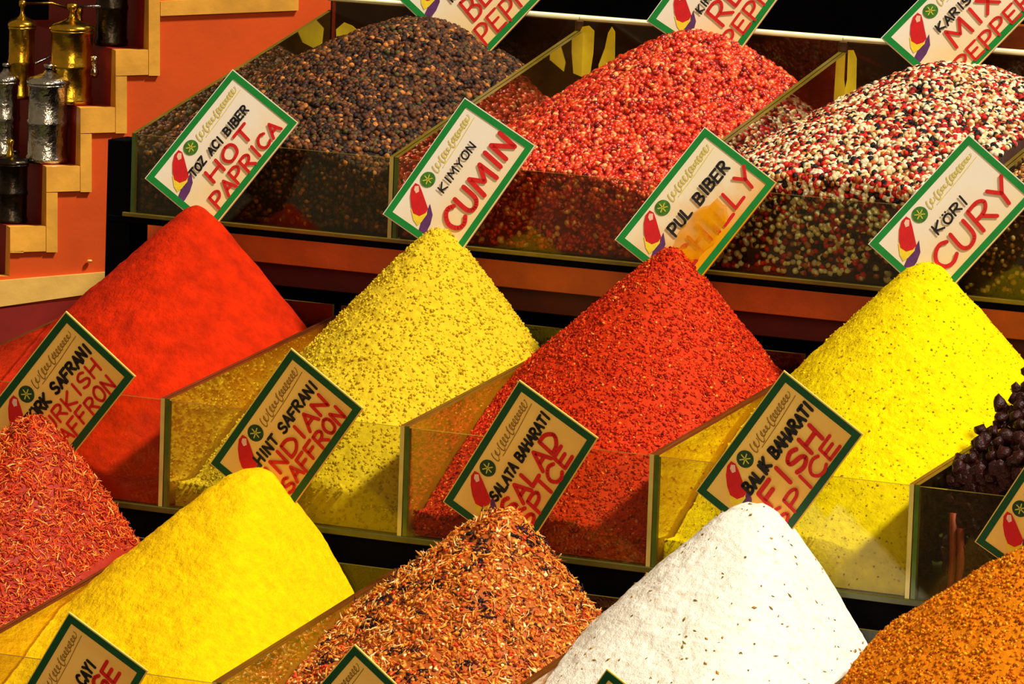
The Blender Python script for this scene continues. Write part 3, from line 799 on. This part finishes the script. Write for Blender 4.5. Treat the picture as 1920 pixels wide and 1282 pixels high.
def sign(label, L, T, Rr_, row, apex, style, black=None, red=(), psi=8, tilt=20, dy=.004, board=None):
    ps = math.radians(psi); tl = math.radians(tilt)
    n = Vector((math.sin(ps)*math.cos(tl), -math.cos(ps)*math.cos(tl), math.sin(tl)))
    P = Vector(apex)+Vector((0, dy, 0))
    l, t, r_ = (on_plane(*q, P, n) for q in (L, T, Rr_))
    X = (t-l).normalized(); w_ = (t-l).length
    rv = (r_-t); rv = rv-X*rv.dot(X); h_ = rv.length; Yv = -rv.normalized(); Z = X.cross(Yv)
    ctr = l+X*w_/2+rv/2
    k = w_/266; Hh = h_/k
    root = thing('price_sign', label, 'sign', ctr)
    root.matrix_world = Matrix.Translation(ctr) @ Matrix((X, Yv, Z)).transposed().to_4x4()
    root.rotation_mode = 'XYZ'
    bd = board or {'bright': M_board, 'tan': M_board_tan}[style]
    fr = M_green if style == 'bright' else M_green2
    vs_ = Hh/(178 if style == 'tan' else 165)
    m = MB(); m.box((-w_/2, -h_/2, -.0008), (w_/2, h_/2, .0008), bd); m.build('board', root)
    b = 14*k; e = 2.0*k
    m = MB()
    o_ = [(-w_/2+e, -h_/2+e), (w_/2-e, -h_/2+e), (w_/2-e, h_/2-e), (-w_/2+e, h_/2-e)]
    i_ = [(-w_/2+b, -h_/2+b), (w_/2-b, -h_/2+b), (w_/2-b, h_/2-b), (-w_/2+b, h_/2-b)]
    z1 = .0013
    vs = [(*q, .0009) for q in o_]+[(*q, .0009) for q in i_]+[(*q, z1) for q in o_]+[(*q, z1) for q in i_]
    fs = []
    for i in range(4):
        j = (i+1) % 4
        fs += [(8+i, 8+j, 12+j, 12+i), (i, j, 8+j, 8+i), (4+j, 4+i, 12+i, 12+j)]
    m.add(vs, fs, fr); m.build('border', root)
    def loc(u, v): return ((u-133)*k, (Hh/2-v)*k)
    # parrot
    m = MB()
    def par(pts, mat, z):
        q = []
        for x, y in pts:
            u = 80+.577*x-.816*y; v = 20+.816*x+.577*y
            q.append((*loc(u, v), z))
        m.add(q, [list(range(len(q)))[::-1]], mat)
    par([(14, 72), (24, 56), (30, 38), (36, 60), (32, 78), (24, 94), (14, 104), (9, 90)], M_parblue, .0011)
    par([(-7, 46), (2, 54), (12, 56), (24, 46), (25, 58), (15, 72), (7, 79), (-1, 68)], M_paryel, .0012)
    par([(-7, 6), (0, -3), (8, 1), (14, 14), (20, 30), (27, 48), (22, 56), (10, 61), (-2, 55), (-7, 40), (-9, 22)], M_parred, .0013)
    par([(0, 3), (7, 3), (8, 14), (2, 17), (-2, 10)], M_pale, .0014)
    m.build('parrot_emblem', root)
    m = MB(); cx_, cy_ = loc(101, 35); rad_ = 15*k
    m.add([(cx_+rad_*math.cos(i*math.pi/12), cy_+rad_*math.sin(i*math.pi/12), .0012) for i in range(24)], [range(24)], M_emb)
    if style == 'tan': m.mats[0] = M_emb_dark
    ys = M_script if style == 'bright' else M_script2
    yq = plain('emblem_yellow', (196, 190, 60), .6) if 'emblem_yellow' not in bpy.data.materials else bpy.data.materials['emblem_yellow']
    for a_ in range(6):
        t_ = a_*math.pi/3+.3
        stroke(m, [(cx_, cy_), (cx_+rad_*.6*math.cos(t_), cy_+rad_*.6*math.sin(t_))], 2.2*k, .0014, yq)
    m.build('round_emblem', root)
    # cursive yellow heading, a looping brush line with tall initials and an underline
    m = MB()
    rs = random.Random(hash_(label))
    for wu0, wu1, lp in ((124, 140, 2), (146, 176, 4), (180, 240, 9)):
        pts = []; nn = lp*9; am = [rs.uniform(3.0, 6.5) for _ in range(lp+1)]
        am[0] = 9
        for i in range(nn+1):
            ph = i/9*2*math.pi; a_ = am[min(lp, i//9)]
            base = 36-6*((wu0+(wu1-wu0)*i/nn)-124)/116
            pts.append(loc(wu0+(wu1-wu0)*i/nn-3.2*math.sin(ph)+a_*.35*math.cos(ph), base-a_*math.cos(ph)))
        for j in range(nn): stroke(m, pts[j:j+2], 2.1*k if j % 9 < 5 else 1.3*k, .0012, ys)
    stroke(m, [loc(136, 46), loc(190, 44), loc(245, 40)], 1.4*k, .0012, ys)
    m.build('cursive_heading', root)
    if black:
        m = MB(); txt, u0_, u1_, v_, hh_, ww_ = black; v_ *= vs_; hh_ *= vs_
        write(m, txt, u0_, u1_, v_, hh_, ww_, k, Hh, M_ink); m.build('black_lettering', root)
    if board is M_board_stained:
        rs = random.Random(3); q = []
        for i in range(28):
            a_ = i/28*2*math.pi; R_ = 1+rs.uniform(-.12, .12)
            q.append((*loc(min(250, 112+66*R_*math.cos(a_)), min(Hh-17, 124+34*R_*math.sin(a_))), .0022))
        m = MB(); m.add(q, [list(range(28))[::-1]], M_smear); m.build('turmeric_smear', root)
    for txt, u0_, u1_, v_, hh_, ww_ in red:
        m = MB(); write(m, txt, u0_, u1_, v_*vs_, hh_*vs_, ww_, k, Hh, M_red); m.build('red_lettering', root)
    return root

A = {k: v[1] for k, v in HP.items()}
sign('cream green-bordered sign HOT PAPRICA stuck in the red paprika heap', (272, 335), (437, 130), (552, 240), 2, A['paprika'], 'bright',
     ('TOZ ACI BIBER', 62, 226, 68, 15, 4.2), [('HOT', 80, 200, 99, 26, 6.5), ('PAPRICA', 48, 238, 137, 26, 6)])
sign('cream green-bordered sign CUMIN stuck in the mustard yellow heap', (718, 402), (872, 183), (995, 287), 2, A['cumin'], 'bright',
     ('KIMYON', 98, 204, 66, 15, 3.2), [('CUMIN', 54, 250, 117, 42, 9)])
sign('stained green-bordered sign CHILLY stuck in the chilli flakes', (1153, 450), (1322, 238), (1447, 355), 2, A['chilly'], 'bright',
     ('PUL BIBER', 76, 236, 72, 20, 5.2), [('CHILLY', 46, 252, 120, 36, 6.5)], board=M_board_stained)
sign('cream green-bordered sign CURY stuck in the lemon yellow heap', (1628, 458), (1817, 252), (1934, 377), 2, A['curry'], 'bright',
     ('KÖRI', 98, 176, 74, 18, 4), [('CURY', 58, 248, 118, 42, 7.5)])
sign('tan dark green-bordered sign TURKISH SAFFRON at the left edge', (-38, 790), (124, 583), (243, 720), 3, A['turkish'], 'tan',
     ('TÜRK SAFRANI', 64, 246, 74, 20, 5.5), [('TURKISH', 52, 236, 108, 26, 5), ('SAFFRON', 62, 232, 146, 27, 5)], psi=6, tilt=-6)
sign('tan dark green-bordered sign INDIAN SAFFRON above the deep yellow heap', (394, 868), (546, 652), (677, 772), 3, A['indian'], 'tan',
     ('HINT SAFRANI', 62, 244, 74, 19, 4.8), [('INDIAN', 52, 236, 106, 28, 6.5), ('SAFFRON', 56, 238, 145, 27, 6.2)], psi=6, tilt=-6)
sign('tan dark green-bordered sign SALAD SPICE in the coarse brown heap', (831, 940), (974, 712), (1116, 830), 3, A['salad'], 'tan',
     ('SALATA BAHARATI', 62, 246, 76, 18, 4.8), [('SALAD', 54, 224, 109, 31, 7.5), ('SPICE', 58, 216, 145, 29, 7)], psi=6, tilt=-6)
sign('tan dark green-bordered sign FISH SPICE in the white powder heap', (1305, 920), (1470, 694), (1612, 823), 3, A['fish'], 'tan',
     ('BALIK BAHARATI', 60, 248, 72, 20, 6), [('FISH', 66, 222, 110, 34, 8), ('SPICE', 44, 230, 147, 27, 6)], psi=6, tilt=-6)
sign('tan dark green-bordered sign cut off by the right photo edge', (1828, 1015), (1975, 792), (2112, 905), 3, A['orange'], 'tan', psi=6, tilt=-6)
sign('dark green-bordered sign ORANGE at the lower left corner', (-2, 1370), (130, 1147), (273, 1265), 4, A['r40'], 'tan',
     ('PORTAKAL ÇAYI', 60, 216, 84, 20, 5), [('ORANGE', 56, 236, 120, 32, 7)], psi=6, tilt=-6)
sign('green-bordered sign whose top corner shows at the bottom centre, below the salad spice', (500, 1400), (665, 1207), (800, 1325), 4, A['r41'], 'tan', psi=6, tilt=-6)
sign('green-bordered sign of which only a tiny corner shows at the bottom, below the white powder', (990, 1465), (1138, 1253), (1275, 1370), 4, A['r42'], 'tan', psi=6, tilt=-6)
sign('green-bordered sign BLACK PEPPER above the dark peppercorns', (738, -10), (915, -195), (1062, -52), 1, A['black'], 'bright',
     ('KARA BIBER', 70, 230, 66, 15, 4), [('BLACK', 74, 240, 98, 32, 6), ('PEPPER', 56, 250, 140, 28, 5.5)], tilt=22)
sign('green-bordered sign RED PEPPER above the red peppercorns', (1212, 40), (1366, -172), (1502, -62), 1, A['redpep'], 'bright',
     ('KIRMIZI BIBER', 70, 230, 66, 13, 3.4), [('RED', 76, 200, 98, 36, 6.5), ('PEPPER', 50, 246, 140, 27, 5.5)], tilt=22)
sign('green-bordered sign MIX PEPPER above the mixed peppercorns', (1652, 72), (1835, -115), (1960, -5), 1, A['mix'], 'bright',
     ('KARISIK', 84, 200, 66, 15, 4), [('MIX', 84, 206, 98, 34, 6.5), ('PEPPER', 56, 246, 142, 27, 5.5)], tilt=26)

# ------------------------------------------------------------------ light
sun = bpy.data.lights.new('sun', 'SUN'); so = bpy.data.objects.new('sun', sun); C.objects.link(so)
Ld = Vector((.62, -.04, .79)).normalized()
so.rotation_euler = Ld.to_track_quat('Z', 'Y').to_euler()
sun.energy = 4.35; sun.angle = math.radians(7); sun.color = (1, .945, .85)
fa = bpy.data.lights.new('front_fill', 'AREA'); fo = bpy.data.objects.new('front_fill', fa); C.objects.link(fo)
fo.location = (1.6, -2.6, 1.3); fo.rotation_euler = (Vector(fo.location)-Vector((.3, .1, 0))).to_track_quat('Z', 'Y').to_euler()
fa.size = 1.4; fa.energy = 29; fa.color = (1, .80, .55)
w = bpy.data.worlds.new('world'); sc.world = w; w.use_nodes = True
bg = w.node_tree.nodes['Background']; bg.inputs[0].default_value = (1, .72, .42, 1); bg.inputs[1].default_value = .22
sc.view_settings.view_transform = 'Standard'
sc.view_settings.look = 'None'
sc.cycles.transparent_max_bounces = 32
sc.cycles.max_bounces = 6
